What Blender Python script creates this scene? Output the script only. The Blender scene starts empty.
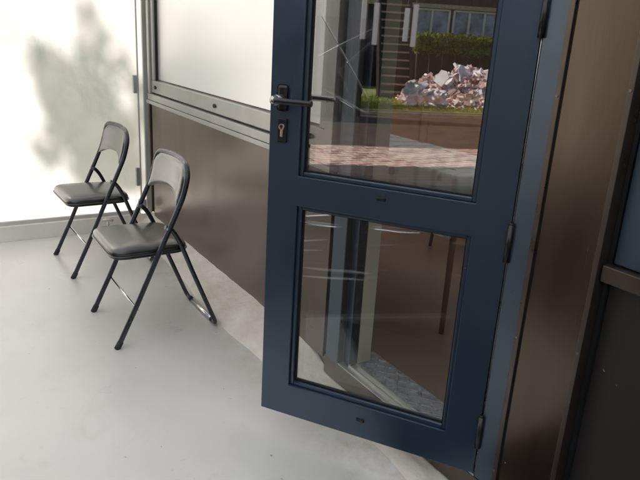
import bpy, bmesh, math, random
from mathutils import Vector, Matrix, noise
random.seed(7)
sc = bpy.context.scene
C = bpy.data.collections.new('scene'); sc.collection.children.link(C)
R = math.radians

# ------------------------------------------------------------------ helpers
class MB:
    """collects shapes; build() links them as ONE mesh object"""
    def __init__(s): s.bm = bmesh.new()
    def box(s, x0, x1, y0, y1, z0, z1, bev=0.0, seg=2, M=None):
        b = bmesh.new()
        bmesh.ops.create_cube(b, size=1)
        for v in b.verts:
            v.co = Vector((x0 + (v.co.x + .5) * (x1 - x0), y0 + (v.co.y + .5) * (y1 - y0), z0 + (v.co.z + .5) * (z1 - z0)))
        if bev > 0:
            bmesh.ops.bevel(b, geom=b.edges[:], offset=bev, segments=seg, affect='EDGES', profile=.6)
        s._add(b, M); return s
    def _add(s, b, M=None):
        if M is not None: b.transform(M)
        me = bpy.data.meshes.new('t'); b.to_mesh(me); b.free()
        s.bm.from_mesh(me); bpy.data.meshes.remove(me)
    def tube(s, pts, r, n=12, cap=True, r2=None, smooth=True):
        pts = [Vector(p) for p in pts]
        rings = []
        t0 = (pts[1] - pts[0]).normalized()
        a = Vector((0, 0, 1)) if abs(t0.z) < .9 else Vector((1, 0, 0))
        nrm = t0.cross(a).normalized()
        for i, p in enumerate(pts):
            t = ((pts[min(i + 1, len(pts) - 1)] - pts[max(i - 1, 0)])).normalized()
            nrm = (nrm - t * nrm.dot(t)).normalized(); bn = t.cross(nrm)
            rr = r if r2 is None else r + (r2 - r) * i / (len(pts) - 1)
            rings.append([s.bm.verts.new(p + (nrm * math.cos(k * 2 * math.pi / n) + bn * math.sin(k * 2 * math.pi / n)) * rr) for k in range(n)])
        for i in range(len(rings) - 1):
            for k in range(n):
                f = s.bm.faces.new((rings[i][k], rings[i][(k + 1) % n], rings[i + 1][(k + 1) % n], rings[i + 1][k])); f.smooth = smooth
        if cap:
            s.bm.faces.new(rings[0][::-1]); s.bm.faces.new(rings[-1])
        return s
    def cyl(s, c, axis, r, h, n=24, r2=None):
        c = Vector(c); ax = Vector(axis).normalized()
        return s.tube([c - ax * h / 2, c + ax * h / 2], r, n, r2=r2)
    def poly(s, vs, faces, smooth=False):
        vv = [s.bm.verts.new(v) for v in vs]
        for f in faces:
            try:
                g = s.bm.faces.new([vv[i] for i in f]); g.smooth = smooth
            except ValueError: pass
        return s
    def build(s, name, m, parent=None, smooth_angle=None):
        bmesh.ops.recalc_face_normals(s.bm, faces=s.bm.faces[:])
        me = bpy.data.meshes.new(name); s.bm.to_mesh(me); s.bm.free()
        o = bpy.data.objects.new(name, me); C.objects.link(o)
        if m: me.materials.append(m)
        if parent: o.parent = parent
        return o
def raw(name, verts, faces, m, parent=None, smooth=False):
    me = bpy.data.meshes.new(name); me.from_pydata(verts, [], faces); me.update()
    if smooth: me.polygons.foreach_set('use_smooth', [True] * len(me.polygons))
    o = bpy.data.objects.new(name, me); C.objects.link(o); me.materials.append(m)
    if parent: o.parent = parent
    return o
def tag(o, label=None, cat=None, group=None, kind=None):
    if label: o['label'] = label
    if cat: o['category'] = cat
    if group: o['group'] = group
    if kind: o['kind'] = kind
    return o
def empty(name, loc=(0, 0, 0), rz=0, label=None, cat=None, group=None):
    o = bpy.data.objects.new(name, None); C.objects.link(o)
    o.location = loc; o.rotation_euler = (0, 0, rz); o.empty_display_size = .1
    return tag(o, label, cat, group)
def copy_tree(o, parent=None):
    c = o.copy(); C.objects.link(c); c.parent = parent
    for ch in list(o.children): copy_tree(ch, c)
    return c
def spline(P, n=8):
    P = [Vector(p) for p in P]; out = []
    for i in range(len(P) - 1):
        p0 = P[max(i - 1, 0)]; p1 = P[i]; p2 = P[i + 1]; p3 = P[min(i + 2, len(P) - 1)]
        for k in range(n):
            t = k / n
            out.append(.5 * ((2 * p1) + (p2 - p0) * t + (2 * p0 - 5 * p1 + 4 * p2 - p3) * t * t + (3 * p1 - p0 - 3 * p2 + p3) * t ** 3))
    out.append(P[-1]); return out

# ------------------------------------------------------------------ materials
def newmat(name):
    m = bpy.data.materials.new(name); m.use_nodes = True
    nt = m.node_tree; nt.nodes.clear()
    out = nt.nodes.new('ShaderNodeOutputMaterial')
    return m, nt, out
def N(nt, t, **kw):
    n = nt.nodes.new(t)
    for k, v in kw.items():
        if k in n.inputs.keys(): n.inputs[k].default_value = v
        else: setattr(n, k, v)
    return n
def mat(name, col, rough=.5, metal=0.0, var=.12, vscale=6, rvar=.08, bump=0.0, bscale=60, spec=.5, coat=0.0, cior=1.5, stint=None, ior=1.5, col2=None, stretch=(1, 1, 1), detail=5, coatr=.1):
    m, nt, out = newmat(name); L = nt.links
    p = N(nt, 'ShaderNodeBsdfPrincipled'); L.new(p.outputs[0], out.inputs[0])
    p.inputs['Metallic'].default_value = metal
    p.inputs['Specular IOR Level'].default_value = spec
    p.inputs['Coat Weight'].default_value = coat; p.inputs['Coat IOR'].default_value = cior; p.inputs['IOR'].default_value = ior; p.inputs['Specular Tint'].default_value = (*(stint or (1, 1, 1)), 1); p.inputs['Coat Roughness'].default_value = coatr
    tc = N(nt, 'ShaderNodeTexCoord'); mp = N(nt, 'ShaderNodeMapping'); mp.inputs['Scale'].default_value = stretch
    L.new(tc.outputs['Object'], mp.inputs[0])
    nz = N(nt, 'ShaderNodeTexNoise'); nz.inputs['Scale'].default_value = vscale; nz.inputs['Detail'].default_value = detail; nz.inputs['Roughness'].default_value = .65
    L.new(mp.outputs[0], nz.inputs[0])
    c2 = col2 or tuple(min(1, c * (1 + var)) for c in col); c1 = col if col2 else tuple(c * (1 - var) for c in col)
    rp = N(nt, 'ShaderNodeValToRGB'); rp.color_ramp.elements[0].position = .32; rp.color_ramp.elements[1].position = .68
    rp.color_ramp.elements[0].color = (*c1, 1); rp.color_ramp.elements[1].color = (*c2, 1)
    L.new(nz.outputs[0], rp.inputs[0]); L.new(rp.outputs[0], p.inputs['Base Color'])
    mr = N(nt, 'ShaderNodeMapRange'); mr.inputs[1].default_value = .3; mr.inputs[2].default_value = .7
    mr.inputs[3].default_value = max(.02, rough - rvar); mr.inputs[4].default_value = min(1, rough + rvar)
    nz2 = N(nt, 'ShaderNodeTexNoise'); nz2.inputs['Scale'].default_value = vscale * 2.3; nz2.inputs['Detail'].default_value = 6
    L.new(mp.outputs[0], nz2.inputs[0]); L.new(nz2.outputs[0], mr.inputs[0]); L.new(mr.outputs[0], p.inputs['Roughness'])
    if bump:
        nb = N(nt, 'ShaderNodeTexNoise'); nb.inputs['Scale'].default_value = bscale; nb.inputs['Detail'].default_value = 6
        L.new(mp.outputs[0], nb.inputs[0])
        b = N(nt, 'ShaderNodeBump'); b.inputs['Strength'].default_value = bump; b.inputs['Distance'].default_value = .01
        L.new(nb.outputs[0], b.inputs['Height']); L.new(b.outputs[0], p.inputs['Normal'])
    m['p'] = p.name
    return m

M = {}
M['blue'] = mat('blue_grey_paint', (.018, .033, .055), .34, var=.12, vscale=2.5, rvar=.07, bump=.05, bscale=500, coat=.1, coatr=.3, ior=1.95, stint=(.72, .86, 1))
M['brown'] = mat('brown_sheet_metal', (.028, .018, .014), .31, metal=.0, var=.10, vscale=1.5, stretch=(2, 2, .6), rvar=.04, bump=.02, bscale=30, coat=.2, coatr=.25, ior=2.2, stint=(1, .80, .68))
M['brown_matt'] = mat('dark_brown_panel_paint', (.022, .016, .015), .5, var=.08, vscale=2, bump=.03, bscale=200, ior=1.5)
M['brown_trim'] = mat('brown_trim_metal', (.024, .017, .014), .33, metal=.0, var=.15, vscale=8, ior=1.9, stint=(1, .82, .7))
M['post'] = mat('brown_post_sheet', (.012, .0075, .006), .24, metal=.0, var=.15, vscale=2, rvar=.05, stretch=(3, 3, .5), bump=.012, bscale=14, ior=1.95, stint=(1, .76, .58))
M['dark'] = mat('black_gasket', (.008, .008, .009), .6, var=.2)
M['blackmetal'] = mat('black_metal', (.012, .012, .013), .33, var=.2, coat=.2)
M['alu'] = mat('aluminium', (.52, .52, .50), .36, metal=.85, var=.06, vscale=12, stretch=(1, 6, 6))
M['alu_frame'] = mat('aluminium_window_frame', (.46, .45, .41), .36, metal=.3, var=.08, vscale=5, coat=.2)
M['alu_white'] = mat('pale_aluminium', (.62, .61, .57), .4, metal=.3, var=.06)
M['chrome'] = mat('chrome', (.75, .75, .74), .16, metal=1.0, var=.05, rvar=.05)
M['steel'] = mat('brushed_steel', (.60, .59, .56), .28, metal=1.0, var=.08)
M['tube'] = mat('black_tube_enamel', (.012, .012, .018), .30, var=.2, coat=.5, coatr=.18)
M['kerb'] = mat('pale_concrete', (.84, .79, .72), .6, var=.06, vscale=5, bump=.3, bscale=40)
M['screw'] = mat('dull_screw', (.22, .19, .16), .45, metal=.7)
M['rubber'] = mat('rubber', (.02, .02, .02), .7)
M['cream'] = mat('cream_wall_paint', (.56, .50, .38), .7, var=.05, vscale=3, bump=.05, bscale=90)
M['cream_dk'] = mat('darkened_beige_wall', (.12, .085, .06), .75, var=.08, vscale=2)  # beige darkened in the colour itself to give the room its dimness
M['iwood'] = mat('orange_brown_wood', (.50, .19, .07), .4, col2=(.68, .30, .12), vscale=3, stretch=(1.2, 1.2, 9), coat=.2)
M['legwood'] = mat('reddish_table_wood', (.20, .075, .035), .45)
M['dwood'] = mat('dark_wood', (.07, .03, .018), .45, var=.3, vscale=5, stretch=(1, 1, 8))
M['ifloor'] = mat('interior_floor_vinyl', (.16, .115, .085), .3, var=.05, vscale=1, rvar=.02, coat=.2)
M['slab'] = mat('bare_concrete', (.34, .32, .28), .8, var=.15, vscale=4, bump=.3, bscale=50)
M['brick_red'] = mat('broken_brick', (.36, .17, .13), .85, col2=(.80, .60, .54), vscale=8, bump=.4, bscale=60)
M['board'] = mat('broken_plasterboard', (.80, .72, .68), .8, col2=(.95, .90, .87), vscale=4, bump=.1)
M['clad'] = mat('dark_timber_cladding', (.028, .014, .010), .7, var=.35, vscale=3, stretch=(1, 1, 10))
M['step'] = mat('weathered_step', (.42, .28, .19), .7, var=.3, vscale=8)
M['white'] = mat('white_plastic', (.80, .76, .76), .35, var=.04)
M['soil'] = mat('dark_soil', (.060, .040, .026), .95, var=.35, vscale=4, bump=.5, bscale=30)
M['timber_light'] = mat('pale_timber_edge', (.50, .40, .27), .7, var=.2, vscale=10)
M['bark'] = mat('bark', (.12, .085, .06), .9, var=.3, bump=.5, bscale=30)
M['roofing'] = mat('roof_sheet', (.10, .07, .055), .7, var=.2)
M['terracotta'] = mat('terracotta', (.34, .14, .07), .7, var=.15)

def specks(m, scale, thr, col):
    nt = m.node_tree; L = nt.links; p = nt.nodes[m['p']]; src = p.inputs['Base Color'].links[0].from_socket
    tc = N(nt, 'ShaderNodeTexCoord'); v = N(nt, 'ShaderNodeTexNoise'); v.inputs['Scale'].default_value = scale; v.inputs['Detail'].default_value = 2.5; L.new(tc.outputs['Object'], v.inputs[0])
    r = N(nt, 'ShaderNodeMapRange'); r.inputs[1].default_value = thr; r.inputs[2].default_value = thr + .025; L.new(v.outputs[0], r.inputs[0])
    mx = N(nt, 'ShaderNodeMix'); mx.data_type = 'RGBA'; mx.inputs['B'].default_value = (*col, 1); L.new(r.outputs[0], mx.inputs['Factor']); L.new(src, mx.inputs['A']); L.new(mx.outputs['Result'], p.inputs['Base Color'])
specks(M['post'], 48, .755, (.30, .28, .25)); specks(M['brown_matt'], 42, .735, (.32, .30, .28)); specks(M['blue'], 38, .765, (.22, .24, .26))
def vinyl(cior):
    m = mat('black_vinyl', (.011, .011, .009), .30, var=.08, vscale=3, rvar=.02, bump=.10, bscale=420, spec=.7, coat=1, coatr=.20, cior=cior)
    return m
M['vinyl'] = vinyl(1.5); M['vinyl_pad'] = vinyl(1.9)

def floor_mat():
    m = mat('grey_floor_paint', (.70, .685, .635), .34, col2=(.775, .76, .71), vscale=1.1, rvar=.10, bump=.05, bscale=14, coat=.55, coatr=.30)
    nt = m.node_tree; L = nt.links; p = nt.nodes[m['p']]
    src = p.inputs['Base Color'].links[0].from_socket
    tc = N(nt, 'ShaderNodeTexCoord')
    v = N(nt, 'ShaderNodeTexNoise'); v.inputs['Scale'].default_value = 42; v.inputs['Detail'].default_value = 1
    L.new(tc.outputs['Object'], v.inputs[0])
    r = N(nt, 'ShaderNodeValToRGB'); r.color_ramp.elements[0].position = .78; r.color_ramp.elements[1].position = .82
    L.new(v.outputs[0], r.inputs[0])
    mx = N(nt, 'ShaderNodeMix'); mx.data_type = 'RGBA'; mx.inputs['B'].default_value = (.34, .30, .24, 1)
    L.new(r.outputs[0], mx.inputs['Factor']); L.new(src, mx.inputs['A'])
    # faint large scuffs
    v2 = N(nt, 'ShaderNodeTexNoise'); v2.inputs['Scale'].default_value = 3.1; v2.inputs['Detail'].default_value = 9; v2.inputs['Roughness'].default_value = .7; v2.inputs['Distortion'].default_value = 1.2
    L.new(tc.outputs['Object'], v2.inputs[0])
    r2 = N(nt, 'ShaderNodeValToRGB'); r2.color_ramp.elements[0].position = .56; r2.color_ramp.elements[1].position = .74
    r2.color_ramp.elements[0].color = (0, 0, 0, 1); r2.color_ramp.elements[1].color = (.3, .3, .3, 1)
    L.new(v2.outputs[0], r2.inputs[0])
    mx2 = N(nt, 'ShaderNodeMix'); mx2.data_type = 'RGBA'; mx2.inputs['B'].default_value = (.56, .53, .45, 1)
    L.new(r2.outputs[0], mx2.inputs['Factor']); L.new(mx.outputs['Result'], mx2.inputs['A'])
    # dirt gathered towards the wall, broken up by noise
    sx = N(nt, 'ShaderNodeSeparateXYZ'); L.new(tc.outputs['Object'], sx.inputs[0])
    ed = N(nt, 'ShaderNodeMapRange'); ed.inputs[1].default_value = .95; ed.inputs[2].default_value = 1.18; L.new(sx.outputs['Y'], ed.inputs[0])
    v3 = N(nt, 'ShaderNodeTexNoise'); v3.inputs['Scale'].default_value = 11; v3.inputs['Detail'].default_value = 8; v3.inputs['Roughness'].default_value = .75; L.new(tc.outputs['Object'], v3.inputs[0])
    r3 = N(nt, 'ShaderNodeMapRange'); r3.inputs[1].default_value = .42; r3.inputs[2].default_value = .72; L.new(v3.outputs[0], r3.inputs[0])
    ml = N(nt, 'ShaderNodeMath'); ml.operation = 'MULTIPLY'; L.new(ed.outputs[0], ml.inputs[0]); L.new(r3.outputs[0], ml.inputs[1])
    r4 = N(nt, 'ShaderNodeMapRange'); r4.inputs[1].default_value = .60; r4.inputs[2].default_value = .78; r4.inputs[4].default_value = .35; L.new(v3.outputs[0], r4.inputs[0])
    ad = N(nt, 'ShaderNodeMath'); ad.operation = 'ADD'; ad.use_clamp = True; L.new(ml.outputs[0], ad.inputs[0]); L.new(r4.outputs[0], ad.inputs[1])
    mx3 = N(nt, 'ShaderNodeMix'); mx3.data_type = 'RGBA'; mx3.inputs['B'].default_value = (.50, .45, .36, 1)
    L.new(ad.outputs[0], mx3.inputs['Factor']); L.new(mx2.outputs['Result'], mx3.inputs['A']); L.new(mx3.outputs['Result'], p.inputs['Base Color'])
    return m
M['floor'] = floor_mat()
M['deck'] = mat('added_dark_decking', (.055, .040, .030), .75, var=.3, vscale=4, stretch=(.6, 8, 8), bump=.2)
M['mortar'] = mat('rough_mortar', (.66, .59, .49), .5, col2=(.82, .77, .69), vscale=7, bump=.7, bscale=28, coat=.15, coatr=.4)

def glass_mat(name, refl, tint=(1, 1, 1), gmax=1.0, rough=0.0):
    """thin pane: see-through plus mirror, more mirror at grazing angles"""
    m, nt, out = newmat(name); L = nt.links
    lw = N(nt, 'ShaderNodeLayerWeight'); lw.inputs['Blend'].default_value = .35
    mr = N(nt, 'ShaderNodeMapRange'); mr.inputs[3].default_value = refl; mr.inputs[4].default_value = gmax
    L.new(lw.outputs['Fresnel'], mr.inputs[0])
    t = N(nt, 'ShaderNodeBsdfTransparent'); t.inputs[0].default_value = (*tint, 1)
    g = N(nt, 'ShaderNodeBsdfGlossy'); g.inputs['Roughness'].default_value = rough
    tc = N(nt, 'ShaderNodeTexCoord'); nz = N(nt, 'ShaderNodeTexNoise'); nz.inputs['Scale'].default_value = 2.2; nz.inputs['Detail'].default_value = 1
    b = N(nt, 'ShaderNodeBump'); b.inputs['Strength'].default_value = .02; b.inputs['Distance'].default_value = .02
    L.new(tc.outputs['Object'], nz.inputs[0]); L.new(nz.outputs[0], b.inputs['Height']); L.new(b.outputs[0], g.inputs['Normal'])
    mx = N(nt, 'ShaderNodeMixShader'); L.new(mr.outputs[0], mx.inputs[0]); L.new(t.outputs[0], mx.inputs[1]); L.new(g.outputs[0], mx.inputs[2])
    L.new(mx.outputs[0], out.inputs[0]); return m
M['glass'] = glass_mat('coated_door_glass', .36, (.98, .98, .98))
M['glass_clear'] = glass_mat('clear_door_glass', .012, (.93, .94, .93), .5)
M['house_glass'] = mat('painted_reflection_glass', (.06, .09, .10), .2, col2=(.60, .70, .95), vscale=1.1, detail=4)  # bluish sky and dark tree reflections painted in as noise colour
def film_mat():
    m, nt, out = newmat('clear_protective_film'); L = nt.links
    fr = N(nt, 'ShaderNodeFresnel'); fr.inputs['IOR'].default_value = 1.5
    mr = N(nt, 'ShaderNodeMapRange'); mr.inputs[3].default_value = .03; mr.inputs[4].default_value = .9
    L.new(fr.outputs[0], mr.inputs[0])
    t = N(nt, 'ShaderNodeBsdfTransparent'); t.inputs[0].default_value = (.98, .98, .98, 1)
    g = N(nt, 'ShaderNodeBsdfGlossy'); g.inputs['Roughness'].default_value = .08
    mx = N(nt, 'ShaderNodeMixShader'); L.new(mr.outputs[0], mx.inputs[0]); L.new(t.outputs[0], mx.inputs[1]); L.new(g.outputs[0], mx.inputs[2])
    L.new(mx.outputs[0], out.inputs[0]); return m
M['film'] = film_mat()
def whitened_pane_mat():
    m, nt, out = newmat('whitened_window_pane'); L = nt.links
    g = N(nt, 'ShaderNodeBsdfGlossy'); g.inputs['Roughness'].default_value = .32; g.inputs[0].default_value = (.97, .97, .96, 1)
    d = N(nt, 'ShaderNodeBsdfDiffuse'); d.inputs[0].default_value = (.95, .95, .93, 1)  # white diffuse share stands for the blown-out reflection in the pane
    tc = N(nt, 'ShaderNodeTexCoord'); nz = N(nt, 'ShaderNodeTexNoise'); nz.inputs['Scale'].default_value = 3
    mr = N(nt, 'ShaderNodeMapRange'); mr.inputs[3].default_value = .30; mr.inputs[4].default_value = .4
    L.new(tc.outputs['Object'], nz.inputs[0]); L.new(nz.outputs[0], mr.inputs[0])
    mx = N(nt, 'ShaderNodeMixShader'); L.new(mr.outputs[0], mx.inputs[0]); L.new(g.outputs[0], mx.inputs[1]); L.new(d.outputs[0], mx.inputs[2])
    L.new(mx.outputs[0], out.inputs[0]); return m
M['whitened_pane'] = whitened_pane_mat()
def frosted(name, tcol, wtrans, rough, bumpy=True):
    m, nt, out = newmat(name); L = nt.links
    t = N(nt, 'ShaderNodeBsdfTranslucent'); t.inputs[0].default_value = (*tcol, 1)
    d = N(nt, 'ShaderNodeBsdfDiffuse'); d.inputs[0].default_value = (*[c * .8 for c in tcol], 1)
    m1 = N(nt, 'ShaderNodeMixShader'); m1.inputs[0].default_value = .04
    L.new(t.outputs[0], m1.inputs[1]); L.new(d.outputs[0], m1.inputs[2])
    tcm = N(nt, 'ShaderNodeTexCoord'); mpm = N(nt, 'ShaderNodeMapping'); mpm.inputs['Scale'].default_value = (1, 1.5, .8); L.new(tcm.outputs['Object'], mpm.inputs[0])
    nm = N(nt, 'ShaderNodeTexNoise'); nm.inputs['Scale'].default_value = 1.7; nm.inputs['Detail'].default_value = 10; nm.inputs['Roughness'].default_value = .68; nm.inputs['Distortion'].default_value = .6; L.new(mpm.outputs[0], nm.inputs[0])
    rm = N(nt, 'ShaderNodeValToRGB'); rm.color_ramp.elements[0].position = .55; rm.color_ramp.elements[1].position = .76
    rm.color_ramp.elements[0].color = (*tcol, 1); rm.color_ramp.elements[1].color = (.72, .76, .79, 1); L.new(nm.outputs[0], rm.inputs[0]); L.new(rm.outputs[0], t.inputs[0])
    r = N(nt, 'ShaderNodeBsdfRefraction'); r.inputs['Roughness'].default_value = rough; r.inputs['IOR'].default_value = 1.35; r.inputs[0].default_value = (.95, .97, .95, 1)
    tc = N(nt, 'ShaderNodeTexCoord'); nz = N(nt, 'ShaderNodeTexNoise'); nz.inputs['Scale'].default_value = 2.6; nz.inputs['Detail'].default_value = 8; nz.inputs['Roughness'].default_value = .6
    L.new(tc.outputs['Object'], nz.inputs[0])
    mr = N(nt, 'ShaderNodeMapRange'); mr.inputs[1].default_value = .35; mr.inputs[2].default_value = .65
    mr.inputs[3].default_value = wtrans - .10; mr.inputs[4].default_value = wtrans + .12
    L.new(nz.outputs[0], mr.inputs[0])
    if bumpy:
        vb = N(nt, 'ShaderNodeTexVoronoi'); vb.inputs['Scale'].default_value = 110; b = N(nt, 'ShaderNodeBump'); b.inputs['Strength'].default_value = .8; b.inputs['Distance'].default_value = .002
        L.new(tc.outputs['Object'], vb.inputs[0]); L.new(vb.outputs[0], b.inputs['Height']); L.new(b.outputs[0], r.inputs['Normal'])
    m2 = N(nt, 'ShaderNodeMixShader'); L.new(mr.outputs[0], m2.inputs[0]); L.new(m1.outputs[0], m2.inputs[1]); L.new(r.outputs[0], m2.inputs[2])
    L.new(m2.outputs[0], out.inputs[0]); return m
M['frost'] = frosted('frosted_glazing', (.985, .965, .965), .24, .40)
def roof_trans():
    m, nt, out = newmat('opal_roof_sheet'); L = nt.links
    t = N(nt, 'ShaderNodeBsdfTranslucent'); t.inputs[0].default_value = (.97, .98, .98, 1)
    d = N(nt, 'ShaderNodeBsdfDiffuse'); d.inputs[0].default_value = (.9, .9, .9, 1)
    tc = N(nt, 'ShaderNodeTexCoord'); nz = N(nt, 'ShaderNodeTexNoise'); nz.inputs['Scale'].default_value = 2
    mr = N(nt, 'ShaderNodeMapRange'); mr.inputs[3].default_value = .04; mr.inputs[4].default_value = .10
    L.new(tc.outputs['Object'], nz.inputs[0]); L.new(nz.outputs[0], mr.inputs[0])
    mx = N(nt, 'ShaderNodeMixShader'); L.new(mr.outputs[0], mx.inputs[0]); L.new(t.outputs[0], mx.inputs[1]); L.new(d.outputs[0], mx.inputs[2])
    L.new(mx.outputs[0], out.inputs[0]); return m
M['opal'] = roof_trans()
def leaf_mat(name, a, b):
    m, nt, out = newmat(name); L = nt.links
    oi = N(nt, 'ShaderNodeTexCoord'); nz = N(nt, 'ShaderNodeTexNoise'); nz.inputs['Scale'].default_value = 7; nz.inputs['Detail'].default_value = 3
    L.new(oi.outputs['Object'], nz.inputs[0])
    rp = N(nt, 'ShaderNodeValToRGB'); rp.color_ramp.elements[0].position = .35; rp.color_ramp.elements[1].position = .65
    rp.color_ramp.elements[0].color = (*a, 1); rp.color_ramp.elements[1].color = (*b, 1); L.new(nz.outputs[0], rp.inputs[0])
    d = N(nt, 'ShaderNodeBsdfDiffuse'); t = N(nt, 'ShaderNodeBsdfTranslucent'); L.new(rp.outputs[0], d.inputs[0]); L.new(rp.outputs[0], t.inputs[0])
    mx = N(nt, 'ShaderNodeMixShader'); mx.inputs[0].default_value = .4; L.new(d.outputs[0], mx.inputs[1]); L.new(t.outputs[0], mx.inputs[2]); L.new(mx.outputs[0], out.inputs[0]); return m
M['leaf'] = leaf_mat('hedge_leaves', (.05, .08, .015), (.34, .38, .07))
M['leaf_dk'] = leaf_mat('dark_leaves', (.02, .045, .015), (.06, .10, .03))
M['grassleaf'] = leaf_mat('grass_blades', (.18, .24, .04), (.42, .46, .10))
M['ground'] = mat('garden_grass', (.16, .20, .05), .9, col2=(.34, .36, .12), vscale=1.5, bump=.4, bscale=40)
def checker_mat():
    m = mat('worn_tread_plate', (.20, .20, .20), .42, metal=.7, var=.15)
    return m
M['tread'] = mat('worn_tread_plate', (.40, .41, .42), .34, metal=.75, var=.25, vscale=20)
def brick_mat():
    m, nt, out = newmat('brick_paving'); L = nt.links
    p = N(nt, 'ShaderNodeBsdfPrincipled'); p.inputs['Roughness'].default_value = .85; L.new(p.outputs[0], out.inputs[0])
    tc = N(nt, 'ShaderNodeTexCoord')
    mp = N(nt, 'ShaderNodeMapping'); mp.inputs['Rotation'].default_value = (0, 0, .35); L.new(tc.outputs['Object'], mp.inputs[0])
    b = N(nt, 'ShaderNodeTexBrick'); b.inputs['Scale'].default_value = 2.2; b.inputs['Bias'].default_value = -.2; b.inputs['Mortar Smooth'].default_value = .6; b.inputs['Color1'].default_value = (.26, .12, .08, 1); b.inputs['Color2'].default_value = (.60, .38, .28, 1); b.inputs['Mortar'].default_value = (.72, .62, .52, 1); b.inputs['Mortar Size'].default_value = .03
    L.new(mp.outputs[0], b.inputs[0])
    nz = N(nt, 'ShaderNodeTexNoise'); nz.inputs['Scale'].default_value = 9; nz.inputs['Detail'].default_value = 6; L.new(tc.outputs['Object'], nz.inputs[0])
    mx = N(nt, 'ShaderNodeMix'); mx.data_type = 'RGBA'; mx.blend_type = 'OVERLAY'; mx.inputs['Factor'].default_value = .95
    L.new(b.outputs[0], mx.inputs['A']); L.new(nz.outputs[0], mx.inputs['B']); L.new(mx.outputs['Result'], p.inputs['Base Color']); return m
M['paver'] = brick_mat()
def cloth_mat():
    m, nt, out = newmat('patterned_oilcloth'); L = nt.links
    p = N(nt, 'ShaderNodeBsdfPrincipled'); p.inputs['Roughness'].default_value = .4; L.new(p.outputs[0], out.inputs[0])
    tc = N(nt, 'ShaderNodeTexCoord'); mp = N(nt, 'ShaderNodeMapping'); mp.inputs['Scale'].default_value = (3, 7, 3); L.new(tc.outputs['Object'], mp.inputs[0])
    nz = N(nt, 'ShaderNodeTexNoise'); nz.inputs['Scale'].default_value = 3; L.new(mp.outputs[0], nz.inputs[0])
    v = N(nt, 'ShaderNodeTexVoronoi'); v.inputs['Scale'].default_value = 2.2; L.new(mp.outputs[0], v.inputs[0])
    r = N(nt, 'ShaderNodeValToRGB'); e = r.color_ramp.elements; e[0].position = .13; e[0].color = (.18, .09, .05, 1); e[1].position = .19; e[1].color = (.72, .73, .66, 1)
    L.new(v.outputs[0], r.inputs[0])
    w = N(nt, 'ShaderNodeTexWave'); w.inputs['Scale'].default_value = .8; w.inputs['Distortion'].default_value = 5; L.new(mp.outputs[0], w.inputs[0])
    r2 = N(nt, 'ShaderNodeValToRGB'); e = r2.color_ramp.elements; e[0].position = .02; e[0].color = (.55, .62, .6, 1); e[1].position = .25; e[1].color = (1, 1, 1, 1)
    L.new(w.outputs[0], r2.inputs[0])
    mx = N(nt, 'ShaderNodeMix'); mx.data_type = 'RGBA'; mx.blend_type = 'MULTIPLY'; mx.inputs['Factor'].default_value = 1
    L.new(r.outputs[0], mx.inputs['A']); L.new(r2.outputs[0], mx.inputs['B']); L.new(mx.outputs['Result'], p.inputs['Base Color']); return m
M['cloth'] = cloth_mat()

# ------------------------------------------------------------------ numbers shared by the building
XE = -4.262          # inner face of the end screen
W = 1.29             # wall face
ZR = 2.62            # underside of roof

# ------------------------------------------------------------------ ground + terrace
def grid(name, x0, x1, y0, y1, nx, ny, fz, m, parent=None, smooth=True):
    vs = [(x0 + (x1 - x0) * i / nx, y0 + (y1 - y0) * j / ny, 0) for j in range(ny + 1) for i in range(nx + 1)]
    vs = [(x, y, fz(x, y)) for x, y, z in vs]
    fs = [(j * (nx + 1) + i, j * (nx + 1) + i + 1, (j + 1) * (nx + 1) + i + 1, (j + 1) * (nx + 1) + i) for j in range(ny) for i in range(nx)]
    return raw(name, vs, fs, m, parent, smooth)
tag(grid('ground', -600, 600, -600, 600, 4, 4, lambda x, y: -.30, M['ground']), kind='structure')
b = MB(); b.box(XE - .06, 4.0, -.022, 1.40, -.34, 0); tag(b.build('terrace_floor', M['floor']), kind='structure')
b = MB()
for i in range(28): b.box(XE - .06, 4.0, -3.96 + i * .1405, -3.96 + i * .1405 + .1345, -.34, -.004, .003)
tag(b.build('added_decking', M['deck']), kind='structure')  # unseen decking, added dark to keep glass and panel reflections dark
b = MB(); b.box(-7, 5, -5.35, -3.964, -.34, -.02); tag(b.build('brick_path', M['paver']), kind='structure')
b = MB(); b.box(-8, 12, -10.6, -5.354, -.34, -.22); tag(b.build('bare_soil', M['soil']), kind='structure')
tag(grid('lawn', -6, 14, -17.4, -10.604, 60, 30, lambda x, y: -.2 + .03 * noise.noise((x, y, 0)), M['ground']), kind='structure')
b = MB(); b.box(-8, 12, -10.95, -10.9, -.3, -.13); b.box(-8, 12, -10.7, -10.66, -.3, -.15)
tag(b.build('timber_edging', M['timber_light']), 'pale timber edging boards along the front of the lawn', 'edging')

# mortar fillet between floor and wall
vs = []; fs = []
nx, ny = 170, 12
for i in range(nx + 1):
    x = XE + .004 + (-.82 - XE) * i / nx
    k = min(1, max(0, (-1.90 - x) / .22 * 1.0)); k = k * k * (3 - 2 * k)
    top = .030 + .070 * k; y0 = 1.125 + .02 * math.sin(x * 3) + .03 * noise.noise((x * 3, 0, 3)) + (1 - k) * .06
    for j in range(ny + 1):
        t = j / ny; y = y0 + (W + .015 - y0) * t
        z = .002 + top * (t ** .85) + (.0045 * noise.noise((x * 9, y * 9, 0)) + .003 * noise.noise((x * 30, y * 30, 5))) * min(1, t * 4)
        if j == 0: z = -.004
        vs.append((x, y, z))
fs = [(i * (ny + 1) + j, (i + 1) * (ny + 1) + j, (i + 1) * (ny + 1) + j + 1, i * (ny + 1) + j + 1) for i in range(nx) for j in range(ny)]
tag(raw('mortar_kerb', vs, fs, M['mortar'], smooth=True), 'rough pale mortar kerb sloping up from the floor to the wall base', 'kerb', kind='structure')

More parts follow.
